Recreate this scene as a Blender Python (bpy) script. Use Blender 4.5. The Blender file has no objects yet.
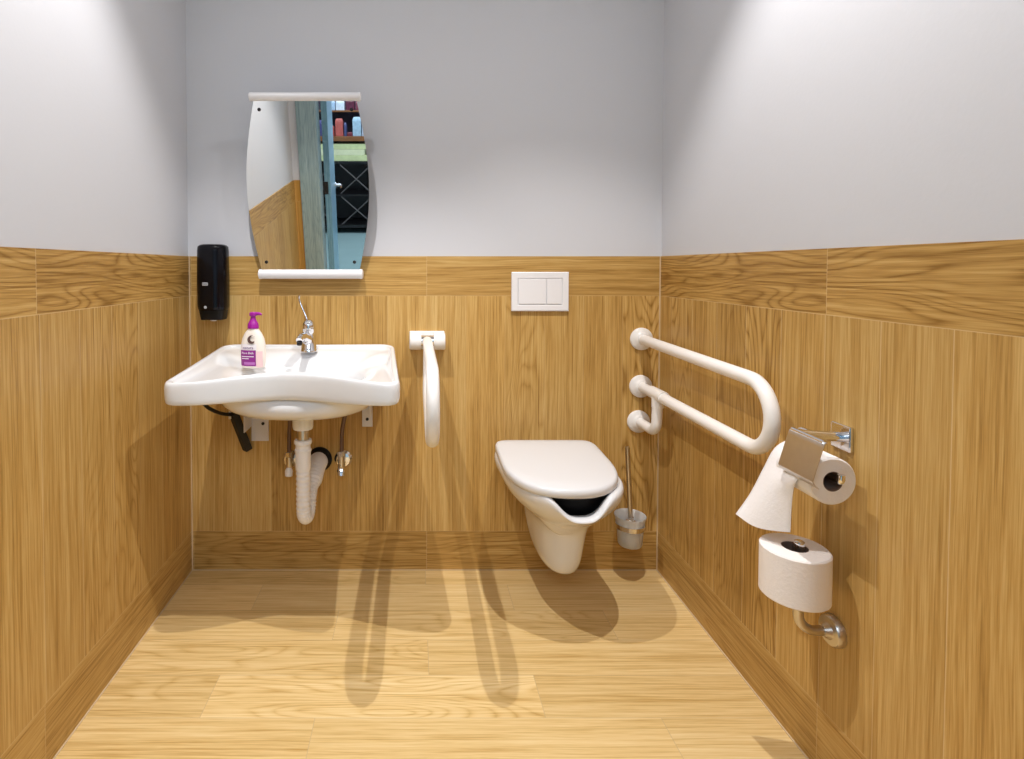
import bpy, bmesh, math, random
from mathutils import Vector, Matrix
random.seed(7)
S = bpy.context.scene
COL = S.collection
PI = math.pi

# ------------------------------------------------------------------ room dimensions (metres)
XL, XR, YB, YF, ZC = -0.862, 0.937, 2.1, 0.1, 2.75      # left, right, back, front wall, ceiling
WZ = 1.214                                              # wainscot height
ZB, ZT = 0.153, 1.063                                   # top of base band, bottom of top band
TP = 0.006                                              # tiles stand proud of the plaster

# ------------------------------------------------------------------ object helpers
def link(o, parent=None):
    COL.objects.link(o)
    if parent: o.parent = parent
    return o
def obj(name, bm, mat, parent=None, smooth=True, sub=0, bevel=0.0, angle=40):
    me = bpy.data.meshes.new(name)
    bmesh.ops.recalc_face_normals(bm, faces=bm.faces[:])
    bm.to_mesh(me); bm.free()
    for m in (mat if isinstance(mat, (list, tuple)) else [mat]): me.materials.append(m)
    o = bpy.data.objects.new(name, me); link(o, parent)
    if smooth:
        for p in me.polygons: p.use_smooth = True
    if bevel:
        b = o.modifiers.new('bevel', 'BEVEL'); b.width = bevel; b.segments = 3; b.limit_method = 'ANGLE'; b.angle_limit = math.radians(40)
    if sub:
        s = o.modifiers.new('sub', 'SUBSURF'); s.levels = sub; s.render_levels = sub
    if smooth and not sub:
        try: me.set_sharp_from_angle(angle=math.radians(angle))
        except Exception: pass
    return o
def empty(name, loc=(0,0,0), rot=(0,0,0)):
    o = bpy.data.objects.new(name, None); o.empty_display_size = .05
    o.location = loc; o.rotation_euler = rot
    return link(o)
def tag(o, label, cat, group=None):
    o['label'] = label; o['category'] = cat
    if group: o['group'] = group
    return o
def thing(name, label, cat, loc=(0,0,0), rot=(0,0,0), group=None):
    return tag(empty(name, loc, rot), label, cat, group)
def struct(o):
    o['kind'] = 'structure'; return o
# ------------------------------------------------------------------ mesh helpers
def box(bm, x0, x1, y0, y1, z0, z1, mi=0):
    v = [bm.verts.new((x, y, z)) for z in (z0, z1) for y in (y0, y1) for x in (x0, x1)]
    for f in ((0,1,3,2),(4,5,7,6),(0,1,5,4),(2,3,7,6),(0,2,6,4),(1,3,7,5)):
        bm.faces.new([v[i] for i in f]).material_index = mi
    return v
def B(*a):
    bm = bmesh.new(); box(bm, *a); return bm
def loft(bm, rings, cap0=True, cap1=True, closed=True, mi=0):
    R = [[bm.verts.new(p) for p in r] for r in rings]
    n = len(R[0])
    for a, b in zip(R, R[1:]):
        for i in range(n if closed else n-1):
            j = (i+1) % n
            bm.faces.new((a[i], a[j], b[j], b[i])).material_index = mi
    if cap0: bm.faces.new(R[0][::-1]).material_index = mi
    if cap1: bm.faces.new(R[-1]).material_index = mi
    return R
def frames(path):
    P = [Vector(p) for p in path]; out = []
    T = []
    for i in range(len(P)):
        a = P[max(i-1,0)]; b = P[min(i+1,len(P)-1)]
        T.append((b-a).normalized())
    up = Vector((0,0,1)) if abs(T[0].z) < .9 else Vector((1,0,0))
    n = (up - T[0]*up.dot(T[0])).normalized()
    for i in range(len(P)):
        n = (n - T[i]*n.dot(T[i])).normalized()
        out.append((P[i], n, T[i].cross(n)))
    return out
def tube(bm, path, r, seg=20, cap=True, mi=0, flat=1.0):
    fr = frames(path); rings = []
    for i, (p, n, b) in enumerate(fr):
        q = r[i] if isinstance(r, (list, tuple)) else r
        rings.append([p + n*(q*math.cos(2*PI*k/seg)) + b*(q*flat*math.sin(2*PI*k/seg)) for k in range(seg)])
    loft(bm, rings, cap, cap, mi=mi)
def lathe(bm, prof, c=(0,0,0), axis=(0,0,1), seg=40, cap=True, mi=0):
    """prof: (distance along axis, radius)"""
    a = Vector(axis).normalized(); c = Vector(c)
    u = a.orthogonal().normalized(); w = a.cross(u)
    rings = [[c + a*h + u*(r*math.cos(2*PI*k/seg)) + w*(r*math.sin(2*PI*k/seg)) for k in range(seg)] for h, r in prof]
    loft(bm, rings, cap, cap, mi=mi)
def smooth_path(pts, rad, n=8):
    """polyline with filleted corners"""
    P = [Vector(p) for p in pts]; out = [P[0]]
    for i in range(1, len(P)-1):
        r = rad[i-1] if isinstance(rad, (list, tuple)) else rad
        a = (P[i-1]-P[i]).normalized(); b = (P[i+1]-P[i]).normalized()
        ang = a.angle(b)
        if ang > PI-.01: out.append(P[i]); continue
        t = r/math.tan(ang/2)
        c = P[i] + (a+b).normalized()*(r/math.sin(ang/2))
        s = P[i]+a*t-c; e = P[i]+b*t-c
        for k in range(n+1):
            q = s.normalized().slerp(e.normalized(), k/n) if s.angle(e) < PI-.01 else s
            out.append(c + q*r)
    out.append(P[-1])
    return out
def catmull(pts, n=8):
    P = [Vector(p) for p in pts]; P = [P[0]*2-P[1]] + P + [P[-1]*2-P[-2]]; out = []
    for i in range(1, len(P)-2):
        a, b, c, d = P[i-1:i+3]
        for k in range(n):
            t = k/n
            out.append(.5*((2*b)+(c-a)*t+(2*a-5*b+4*c-d)*t*t+(3*b-a-3*c+d)*t**3))
    out.append(P[-2]); return out
def interp(t, kv):
    for (a, va), (b, vb) in zip(kv, kv[1:]):
        if t <= b: 
            s = (t-a)/(b-a) if b > a else 0
            return va+(vb-va)*max(0,min(1,s))
    return kv[-1][1]
def sstep(a, b, x):
    t = max(0, min(1, (x-a)/(b-a))); return t*t*(3-2*t)

# ------------------------------------------------------------------ materials
def new_mat(name):
    m = bpy.data.materials.new(name); m.use_nodes = True
    return m, m.node_tree.nodes, m.node_tree.links, m.node_tree.nodes['Principled BSDF']
def plain(name, col, rough=.5, metal=0, spec=None, noise=0.0, nscale=30, bump=0.0, bscale=200, coat=0, trans=0, sss=0, emit=None, estr=0):
    m, N, L, b = new_mat(name)
    b.inputs['Base Color'].default_value = (*col, 1)
    b.inputs['Roughness'].default_value = rough
    b.inputs['Metallic'].default_value = metal
    if spec is not None: b.inputs['Specular IOR Level'].default_value = spec
    if coat: b.inputs['Coat Weight'].default_value = coat; b.inputs['Coat Roughness'].default_value = .05
    if trans: b.inputs['Transmission Weight'].default_value = trans
    if sss: b.inputs['Subsurface Weight'].default_value = sss; b.inputs['Subsurface Radius'].default_value = (.01,.01,.01)
    if emit: b.inputs['Emission Color'].default_value = (*emit, 1); b.inputs['Emission Strength'].default_value = estr
    tc = N.new('ShaderNodeTexCoord')
    if noise:
        n = N.new('ShaderNodeTexNoise'); n.inputs['Scale'].default_value = nscale; n.inputs['Detail'].default_value = 4
        L.new(tc.outputs['Object'], n.inputs['Vector'])
        mx = N.new('ShaderNodeMix'); mx.data_type = 'RGBA'
        mx.inputs['A'].default_value = (*[c*(1-noise) for c in col], 1); mx.inputs['B'].default_value = (*[min(1, c*(1+noise)) for c in col], 1)
        L.new(n.outputs['Fac'], mx.inputs['Factor']); L.new(mx.outputs['Result'], b.inputs['Base Color'])
    if bump:
        n = N.new('ShaderNodeTexNoise'); n.inputs['Scale'].default_value = bscale; n.inputs['Detail'].default_value = 3
        L.new(tc.outputs['Object'], n.inputs['Vector'])
        bp = N.new('ShaderNodeBump'); bp.inputs['Strength'].default_value = bump; bp.inputs['Distance'].default_value = .002
        L.new(n.outputs['Fac'], bp.inputs['Height']); L.new(bp.outputs['Normal'], b.inputs['Normal'])
    return m

def oak(name, ua, va, u0, w, v0, length, shift=0.0, seed=0.0, tone=1.0, dark=(.27,.135,.026), mid=(.505,.295,.082), light=(.67,.45,.17),
        joint=(.68,.50,.27), jw=.0016, rough=.42, cath=.62, fibre=1.0, jmix=.6):
    """wood-look tiles: ua/va = axes across / along the tile"""
    m, N, L, b = new_mat(name)
    def M(op, a, c=None, d=None):
        n = N.new('ShaderNodeMath'); n.operation = op
        for i, q in enumerate((a, c, d)):
            if q is None: continue
            if isinstance(q, (int, float)): n.inputs[i].default_value = q
            else: L.new(q, n.inputs[i])
        return n.outputs[0]
    def V(x, y, z):
        n = N.new('ShaderNodeCombineXYZ')
        for i, q in enumerate((x, y, z)):
            if isinstance(q, (int, float)): n.inputs[i].default_value = q
            else: L.new(q, n.inputs[i])
        return n.outputs[0]
    def NZ(vec, scale, detail=2, rough=.5):
        n = N.new('ShaderNodeTexNoise'); n.inputs['Scale'].default_value = scale; n.inputs['Detail'].default_value = detail; n.inputs['Roughness'].default_value = rough
        L.new(vec, n.inputs['Vector']); return n.outputs['Fac']
    tc = N.new('ShaderNodeTexCoord'); sp = N.new('ShaderNodeSeparateXYZ'); L.new(tc.outputs['Object'], sp.inputs[0])
    u = M('SUBTRACT', sp.outputs['XYZ'.index(ua)], u0); v = M('SUBTRACT', sp.outputs['XYZ'.index(va)], v0)
    ur = M('DIVIDE', u, w); row = M('FLOOR', ur)
    vs = M('DIVIDE', M('ADD', v, M('MULTIPLY', row, shift)), length); colm = M('FLOOR', vs)
    wn = N.new('ShaderNodeTexWhiteNoise'); wn.noise_dimensions = '3D'; L.new(V(row, colm, seed), wn.inputs['Vector'])
    rs = N.new('ShaderNodeSeparateColor'); L.new(wn.outputs['Color'], rs.inputs[0])
    r1, r2, r3 = rs.outputs[0], rs.outputs[1], rs.outputs[2]
    idz = M('MULTIPLY', wn.outputs['Value'], 61.0)
    # wandering grain
    wob = M('MULTIPLY', M('SUBTRACT', NZ(V(M('MULTIPLY', u, 3), M('MULTIPLY', v, 1.3), idz), 1.0, 2), .5), .02)
    uu = M('ADD', u, wob)
    fine = NZ(V(M('MULTIPLY', uu, 230), M('MULTIPLY', v, 5), idz), 1.0, 3, .7)
    med = NZ(V(M('MULTIPLY', uu, 115), M('MULTIPLY', v, 1.6), idz), 1.0, 3, .65)
    wide = NZ(V(M('MULTIPLY', uu, 24), M('MULTIPLY', v, .7), idz), 1.0, 2, .5)
    cn = NZ(V(M('MULTIPLY', uu, 8.0), M('MULTIPLY', v, 1.3), M('ADD', idz, 9.0)), 1.0, 2, .35)
    cn = M('ADD', cn, M('MULTIPLY', fine, .010))
    line = M('POWER', M('SUBTRACT', 1.0, M('ABSOLUTE', M('SINE', M('MULTIPLY', cn, 72.0)))), 1.6)
    cmask = M('MULTIPLY', M('GREATER_THAN', r2, cath), M('ADD', .08, M('MULTIPLY', r3, .15)))
    cmask = M('MULTIPLY', cmask, M('MULTIPLY', wide, 2.0))
    def dev(q, k): return M('MULTIPLY', M('SUBTRACT', q, .5), k)
    tfac = M('ADD', .66, M('ADD', M('ADD', dev(fine, .80*fibre), dev(med, .55)), dev(wide, .32)))
    tfac = M('SUBTRACT', tfac, M('MULTIPLY', cmask, line))
    tfac = M('ADD', tfac, M('MULTIPLY', M('SUBTRACT', r1, .5), .16))
    cr = N.new('ShaderNodeValToRGB'); e = cr.color_ramp.elements
    e[0].position = .36; e[0].color = (*dark, 1); e[1].position = .92; e[1].color = (*light, 1)
    k = e.new(.63); k.color = (*mid, 1)
    L.new(tfac, cr.inputs[0])
    # joints
    fu = M('FRACT', ur); fv = M('FRACT', vs)
    du = M('MULTIPLY', M('MINIMUM', fu, M('SUBTRACT', 1.0, fu)), w); dv = M('MULTIPLY', M('MINIMUM', fv, M('SUBTRACT', 1.0, fv)), length)
    jm = M('LESS_THAN', M('MINIMUM', du, dv), jw/2)
    mx = N.new('ShaderNodeMix'); mx.data_type = 'RGBA'
    L.new(M('MULTIPLY', jm, jmix), mx.inputs['Factor']); L.new(cr.outputs[0], mx.inputs['A']); mx.inputs['B'].default_value = (*joint, 1)
    hs = N.new('ShaderNodeHueSaturation'); L.new(mx.outputs['Result'], hs.inputs['Color'])
    L.new(M('ADD', tone-.05, M('MULTIPLY', r3, .10)), hs.inputs['Value'])
    L.new(hs.outputs[0], b.inputs['Base Color'])
    b.inputs['Roughness'].default_value = rough
    b.inputs['Specular IOR Level'].default_value = .35
    bp = N.new('ShaderNodeBump'); bp.inputs['Strength'].default_value = .12; bp.inputs['Distance'].default_value = .001
    L.new(M('SUBTRACT', fine, M('MULTIPLY', jm, 1.0)), bp.inputs['Height']); L.new(bp.outputs['Normal'], b.inputs['Normal'])
    return m

PAINT = plain('wall_paint', (.635,.645,.68), .85, noise=.015, nscale=3, bump=.10, bscale=90)
CEIL = plain('ceiling_paint', (.82,.82,.82), .9, noise=.01, nscale=3)
GROUT = plain('grout', (.64,.49,.30), .7, noise=.05)
CERAMIC = plain('white_ceramic', (.76,.76,.765), .10, spec=.5, coat=.3)
SEATP = plain('white_seat_plastic', (.72,.715,.715), .28)
RAILW = plain('white_rail_coating', (.86,.83,.79), .32)
PLASTIC = plain('white_plastic', (.84,.83,.84), .35)
PIPEW = plain('white_pipe_plastic', (.82,.79,.77), .42)
CHROME = plain('chrome', (.80,.80,.82), .09, metal=1)
BRUSHED = plain('brushed_steel', (.62,.58,.53), .28, metal=1, noise=.05, nscale=60)
DARKMET = plain('dark_metal', (.02,.018,.018), .45, metal=.3)
STRUT = plain('black_strut_plastic', (.004,.004,.004), .55)
HOSE = plain('braided_hose', (.16,.10,.075), .45, metal=.5, noise=.4, nscale=900)
PLATEM = plain('bracket_paint', (.72,.70,.74), .4)
BLACKG = plain('glossy_black_plastic', (.003,.003,.005), .16, spec=.22)
BLACKM = plain('matt_black_plastic', (.006,.006,.006), .5, spec=.25)
BADGE = plain('grey_badge', (.48,.48,.50), .4)
MIRROR = plain('mirror_silver', (.90,.92,.91), .01, metal=1)
PAPER = plain('tissue_paper', (.88,.85,.84), .95, bump=.35, bscale=160)
PAPERW = plain('spare_tissue_paper', (.88,.83,.80), .95, bump=.35, bscale=160)
CORE = plain('cardboard', (.20,.14,.11), .9, noise=.1)
GLASS = plain('frosted_glass', (.90,.90,.88), .35, trans=.55)
BRIST = plain('white_bristles', (.8,.8,.78), .8, noise=.2, nscale=300)
PURPLE = plain('purple_plastic', (.36,.008,.30), .35)
PURPLEL = plain('purple_label', (.27,.012,.24), .45, noise=.08, nscale=50)
LILAC = plain('lilac_label_strip', (.50,.16,.50), .45)
CREAMB = plain('cream_bottle', (.88,.80,.70), .35, noise=.04, nscale=25)
PINKL = plain('pink_label_patch', (.86,.60,.60), .45)
LABELW = plain('white_label', (.85,.80,.82), .45)
INK = plain('grey_lettering', (.20,.13,.22), .6)
INKW = plain('white_lettering', (.86,.78,.86), .6)
FRUIT = plain('brown_fruit_print', (.10,.05,.04), .6, noise=.3, nscale=200)

VJ = 0.045                                              # where back planks meet
OAK_BACK = oak('oak_tiles_back', 'X', 'Z', VJ, .15, ZB, .91, seed=1.3, jmix=.3, cath=.78)
OAK_SIDE_L = oak('oak_tiles_left', 'Y', 'Z', 1.11, .15, ZB, .91, seed=2.1, cath=.8, jmix=.8)
OAK_SIDE_R = oak('oak_tiles_right', 'Y', 'Z', 1.253, .15, ZB, .91, seed=5.2, cath=.85, jmix=.85)
OAK_FRONT = oak('oak_tiles_front', 'X', 'Z', VJ, .15, ZB, .91, seed=6.3, dark=(.35,.17,.03), mid=(.50,.27,.06), light=(.62,.38,.12))  # more orange than the other walls: its different light is in the colour
OAK_BT = oak('oak_band_back_top', 'Z', 'X', ZT, .155, VJ, .9, seed=3.7, cath=.5)
OAK_BB = oak('oak_band_back_base', 'Z', 'X', -.005, .158, VJ, .9, seed=8.1, cath=.1)
OAK_ST = oak('oak_band_side_top', 'Z', 'Y', ZT, .155, 1.251, .9, seed=4.4, cath=.0)
OAK_SB = oak('oak_band_side_base', 'Z', 'Y', -.005, .158, 1.255, .9, seed=9.6, cath=.3)
OAK_FLOOR = oak('oak_floor_tiles', 'Y', 'X', 1.25, .15, -.26, .9, shift=.3, seed=12.5, tone=1.04, cath=.45,
                dark=(.50,.30,.085), mid=(.735,.52,.225), light=(.86,.67,.36), joint=(.52,.38,.22), jw=.0018, rough=.38)

# ------------------------------------------------------------------ room shell
WT = .12
struct(obj('floor', B(XL-WT, XR+WT, YF-.02, YB+WT, -.1, 0), OAK_FLOOR, smooth=False))
struct(obj('ceiling', B(XL-WT, XR+WT, YF-WT, YB+WT, ZC, ZC+.1), CEIL, smooth=False))
struct(obj('wall_back', B(XL-WT, XR+WT, YB+TP, YB+WT, 0, ZC), PAINT, smooth=False))
struct(obj('wall_left', B(XL-WT, XL-TP, YF-WT, YB+TP, 0, ZC), PAINT, smooth=False))
struct(obj('wall_right', B(XR+TP, XR+WT, YF-WT, YB+TP, 0, ZC), PAINT, smooth=False))
DX0, DX1, DZ = -.70, .42, 2.06                          # door opening in the front wall
bm = bmesh.new()
box(bm, XL-TP, DX0, YF-WT, YF-TP, 0, ZC); box(bm, DX1, XR+TP, YF-WT, YF-TP, 0, ZC); box(bm, DX0, DX1, YF-WT, YF-TP, DZ, ZC)
struct(obj('wall_front', bm, PAINT, smooth=False))
# tiled wainscot: base bands, plank fields, top bands
def panel(name, x0, x1, y0, y1, z0, z1, m): return struct(obj(name, B(x0, x1, y0, y1, z0, z1), m, smooth=False))
panel('baseboard_back', XL-TP, XR+TP, YB, YB+TP, 0, ZB, OAK_BB)
panel('trim_1', XL-TP, XR+TP, YB, YB+TP, ZB, ZT, OAK_BACK)
panel('trim_2', XL-TP, XR+TP, YB, YB+TP, ZT, WZ, OAK_BT)
panel('baseboard_left', XL-TP, XL, YF, YB, 0, ZB, OAK_SB)
panel('trim_3', XL-TP, XL, YF, YB, ZB, ZT, OAK_SIDE_L)
panel('trim_4', XL-TP, XL, YF, YB, ZT, WZ, OAK_ST)
panel('baseboard_right', XR, XR+TP, YF, YB, 0, ZB, OAK_SB)
panel('trim_5', XR, XR+TP, YF, YB, ZB, ZT, OAK_SIDE_R)
panel('trim_6', XR, XR+TP, YF, YB, ZT, WZ, OAK_ST)
for i, (a, b_) in enumerate(((XL, DX0-.115), (DX1+.115, XR))):
    panel('trim_%d' % (7+i), a, b_, YF-TP, YF, 0, WZ, OAK_FRONT)
# grout beads in the corners
g = .0035
panel('trim_9', XL, XL+g, YB-g, YB, 0, WZ, GROUT); panel('trim_10', XR-g, XR, YB-g, YB, 0, WZ, GROUT)
panel('trim_11', XL, XR, YB-g, YB, 0, g*.7, GROUT)
panel('trim_12', XL, XL+g, YF, YB-g, 0, g*.7, GROUT); panel('trim_13', XR-g, XR, YF, YB-g, 0, g*.7, GROUT)

# ------------------------------------------------------------------ door, frame, place beyond the door
DOORM = oak('grey_oak_laminate', 'X', 'Z', 0, 3.0, 0, 6.0, seed=20, dark=(.17,.26,.28), mid=(.31,.42,.44), light=(.43,.54,.56), joint=(.3,.35,.35), cath=.0, rough=.4)
DOORY = oak('grey_oak_leaf_blue_daylight', 'Y', 'Z', 0, 3.0, 0, 6.0, seed=23, dark=(.11,.24,.33), mid=(.18,.36,.47), light=(.28,.49,.60), joint=(.3,.35,.35), cath=.0, rough=.3)  # same laminate, bluer: cool hall daylight put into the leaf colour
d1 = struct(empty('door_1', (DX0+.03, YF-WT, 0)))
def loc(o, root):                                       # mesh built in world coordinates -> child of root
    o.parent = root; o.matrix_parent_inverse = root.matrix_world.inverted() if False else Matrix.Translation(-Vector(root.location)); return o
bm = bmesh.new()
box(bm, DX0-.115, DX0, YF, YF+.016, 0, DZ+.09); box(bm, DX1, DX1+.115, YF, YF+.016, 0, DZ+.09); box(bm, DX0-.115, DX1+.115, YF, YF+.0159, DZ, DZ+.09)
box(bm, DX0, DX0+.022, YF-WT, YF+.01, 0, DZ); box(bm, DX1-.022, DX1, YF-WT, YF+.01, 0, DZ); box(bm, DX0, DX1, YF-WT, YF+.0099, DZ-.022, DZ)
loc(obj('door_frame', bm, DOORM, smooth=False), d1)
ang = math.radians(-96)
leaf = empty('door_leaf', (0,0,0)); COL.objects.unlink(leaf); bpy.data.objects.remove(leaf)
bm = bmesh.new(); box(bm, 0, .92, 0, .042, .01, DZ-.03)
lf = obj('door_leaf', bm, DOORY, d1, smooth=False, bevel=.002); lf.rotation_euler = (0,0,ang); lf.location = (.005, -.004, 0)
bm = bmesh.new()
for s in (-1, 1):
    y = .021+s*.021
    lathe(bm, [(0,.025),(.008,.025),(.009,.011),(.05,.011)], (.855, y, 1.03), (0,s,0), 20)
    tube(bm, smooth_path([(.855,y+s*.05,1.03),(.855,y+s*.056,1.03),(.735,y+s*.056,1.03)], .004), .010, 12)
h = obj('handle', bm, CHROME, lf)
for z in (.25, 1.14, 1.85):
    bm = bmesh.new(); tube(bm, [(0.0,-.006,z-.045),(0.0,-.006,z+.045)], .008, 12); box(bm, 0,.03,-.003,0,z-.045,z+.045)
    obj('hinge', bm, DARKMET, d1)
# corridor / shop beyond
TILE = plain('pale_floor_tiles', (.25,.35,.34), .25, noise=.06, nscale=6)
HALLP = plain('hall_paint', (.72,.76,.80), .9)
struct(obj('floor_hall', B(-2.6, 2.6, -4.6, YF-.02, -.1, 0), TILE, smooth=False))
struct(obj('ceiling_hall', B(-2.6, 2.6, -4.6, YF-WT, ZC+.15, ZC+.25), CEIL, smooth=False))
struct(obj('wall_hall_end', B(-2.6, 2.6, -4.7, -4.6, 0, ZC+.15), HALLP, smooth=False))
struct(obj('wall_hall_left', B(-2.7, -2.6, -4.6, YF-WT, 0, ZC+.15), HALLP, smooth=False))
struct(obj('wall_hall_right', B(2.6, 2.7, -4.6, YF-WT, 0, ZC+.15), HALLP, smooth=False))
bm = bmesh.new(); box(bm, -2.6, XL-WT, YF-WT, YF-WT+.05, 0, ZC+.15); box(bm, XR+WT, 2.6, YF-WT, YF-WT+.05, 0, ZC+.15); box(bm, XL-WT, XR+WT, YF-WT, YF-WT+.05, ZC, ZC+.15)
struct(obj('wall_hall_near', bm, HALLP, smooth=False))
BLKWOOD = plain('black_stained_wood', (.006,.005,.005), .5)
RACKW = plain('grey_lath', (.075,.065,.06), .6)
SHELFW = plain('brown_shelf_wood', (.20,.075,.02), .5, noise=.2, nscale=12)
# black wine rack with X lattice
sy0, sy1 = -3.75, -3.3
rk = thing('wine_rack', 'black wine rack with crossed grey laths, seen in the mirror', 'rack', (-.86, sy1, .08))
W0, W1 = -1.52, -.52
bm = bmesh.new()
box(bm, W0, W1, sy0, sy0+.02, .08, .97); box(bm, W0, W0+.03, sy0, sy1, .08, .97); box(bm, W1-.03, W1, sy0, sy1, .08, .97)
box(bm, W0, W1, sy0, sy1, .94, .97); box(bm, W0, W1, sy0, sy1, .08, .12); box(bm, W0, W1, sy0, sy1, .51, .53)
box(bm, W0+.05, W0+.1, sy0+.05, sy1-.05, 0, .08); box(bm, W1-.1, W1-.05, sy0+.05, sy1-.05, 0, .08)
loc(obj('carcass', bm, BLKWOOD, smooth=False), rk)
for cx in (-1.28, -.78):
    for cz in (.315, .735):
        for s in (-1, 1):
            bm = bmesh.new(); tube(bm, [(cx-.21*s, sy1-.01, cz-.19), (cx+.21*s, sy1-.01, cz+.19)], .009, 4)
            loc(obj('lath', bm, RACKW, smooth=False), rk)
bm = bmesh.new(); box(bm, W0+.03, W1-.03, sy1-.02, sy1-.003, .513, .527); loc(obj('rail', bm, RACKW, smooth=False), rk)
# pale cartons lying on the rack
YEL = plain('pale_green_carton', (.56,.60,.30), .7, noise=.25, nscale=14)
YEL2 = plain('cream_carton', (.66,.66,.40), .7, noise=.2, nscale=14)
for i, (a, b_, z0, z1) in enumerate(((-1.35,-.62,.97,1.045),(-1.30,-.66,1.046,1.12),(-1.38,-.60,1.121,1.19))):
    o = obj('carton', B(a, b_, sy1-.3, sy1-.02, z0, z1), YEL2 if i % 2 else YEL, smooth=False, bevel=.004)
    tag(o, ['pale green flat carton lying directly on the black wine rack', 'cream flat carton in the middle of the three on the wine rack', 'pale green flat carton, topmost on the wine rack under the brown shelf'][i], 'box', 'cartons on the wine rack')
o = obj('carton', B(-.62+.03, -.54, sy1-.2, sy1-.02, .97, 1.06), plain('dark_blue_box', (.03,.03,.09), .5), smooth=False, bevel=.003)
tag(o, 'small dark blue box beside the pale cartons on the wine rack', 'box')
# brown shelf with goods
sh = obj('wall_shelf', B(-1.6, -.45, sy0+.0, sy1, 1.225, 1.285), SHELFW, smooth=False, bevel=.004); tag(sh, 'brown wooden shelf above the wine rack, full of packets, seen in the mirror', 'shelf')
sh2 = obj('wall_shelf', B(-1.6, -.45, sy0+.0, sy1-.1, 1.585, 1.605), SHELFW, smooth=False, bevel=.004); tag(sh2, 'upper thin brown shelf with blue and white packets, seen in the mirror', 'shelf')
for xx in (-1.62, -.45):
    pass
bm = bmesh.new(); box(bm, -1.62, -.43, sy0-.03, sy0, 0, 2.2)
tag(obj('shelf_backboard', bm, plain('shelf_back', (.035,.03,.05), .7), smooth=False), 'dark backboard standing behind the wine rack and shelves', 'panel')
goods = [(-1.10,.10,.13,(.30,.05,.04),'red'),(-.985,.10,.22,(.42,.09,.07),'tall red'),(-.85,.07,.05,(.14,.02,.03),'flat maroon'),(-.755,.11,.24,(.33,.47,.56),'pale blue'),(-1.22,.1,.2,(.05,.05,.16),'navy blue'),(-.64,.1,.23,(.42,.50,.60),'light grey'),(-.907,.034,.17,(.05,.06,.15),'slim navy')]
for x, w, hh, c, nm in goods:
    bm = bmesh.new(); z = 1.285
    rings = []
    for t, s in ((0,1),(.06,1.0),(.8,1.0),(.9,.9),(1,.72)):
        rings.append([(x+s*sx*w/2, sy1-.10+sy*s*.045, z+hh*t) for sx, sy in ((-1,-1),(1,-1),(1,1),(-1,1))])
    loft(bm, rings)
    o = obj('packet', bm, plain('packet_'+nm.replace(' ', '_'), c, .4, noise=.35, nscale=30), smooth=False, bevel=.006)
    tag(o, nm+' packet standing on the brown shelf above the wine rack', 'packet', 'packets on the brown shelf')
for x, w, hh, c, nm in [(-1.08,.09,.12,(.35,.47,.60),'sky blue'),(-.97,.11,.13,(.60,.66,.72),'white and blue'),(-.84,.11,.14,(.09,.01,.03),'dark wine red'),(-.71,.12,.12,(.16,.03,.05),'crimson'),(-.59,.1,.13,(.30,.38,.46),'steel blue')]:
    bm = bmesh.new(); z = 1.605
    loft(bm, [[(x+s*sx*w/2, sy1-.17+sy*s*.045, z+hh*t) for sx, sy in ((-1,-1),(1,-1),(1,1),(-1,1))] for t, s in ((0,1),(.75,1.0),(.9,.85),(1,.7))])
    tag(obj('packet', bm, plain('packet_'+nm.replace(' ', '_'), c, .4, noise=.4, nscale=30), smooth=False, bevel=.006), nm+' packet standing on the upper thin shelf', 'packet', 'packets on the upper shelf')

# ------------------------------------------------------------------ wall mirror (tilted forward)
TH = math.radians(8.6); ML = .632
mr = thing('wall_mirror', 'barrel-shaped tilted wall mirror with white end bars above the washbasin', 'mirror', (-.392, YB-.030, 1.150), (TH,0,0))
def hw(s): return .182+.042*math.sin(PI*s)
for nm, d, dy, m in (('mirror_glass', .004, 0, MIRROR), ('back_plate', .004, .0045, DARKMET)):
    bm = bmesh.new(); n = 24; rings = []
    k = 0 if nm == 'mirror_glass' else -.001
    for i in range(n+1):
        s = i/n
        rings.append([(-hw(s)-k, dy, s*ML), (hw(s)+k, dy, s*ML), (hw(s)+k, dy+d, s*ML), (-hw(s)-k, dy+d, s*ML)])
    loft(bm, rings); obj(nm, bm, m, mr, smooth=False)
for nm, z, hwid, r in (('bottom_bar', -.004, .197, .0185), ('top_bar', ML+.004, .200, .0155)):
    bm = bmesh.new(); lathe(bm, [(-hwid,.6*r),(-hwid+.003,r),(-hwid+.012,r),(-hwid+.013,r*.96),(hwid-.013,r*.96),(hwid-.012,r),(hwid-.003,r),(hwid,.6*r)], (0,.002,z), (1,0,0), 28)
    obj(nm, bm, PLASTIC, mr)
for x, z in ((-.165, ML-.04), (.165, ML-.04), (-.165, .042), (.165, .042)):
    bm = bmesh.new(); lathe(bm, [(0,.0065),(.003,.006),(.004,.003)], (x,0,z), (0,-1,0), 16); obj('screw', bm, DARKMET, mr)
for x in (-.12, .12):
    bm = bmesh.new(); tube(bm, [(x,.012,ML-.03),(x,.118,ML-.052)], .006, 10); obj('tilt_arm', bm, CHROME, mr)

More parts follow.
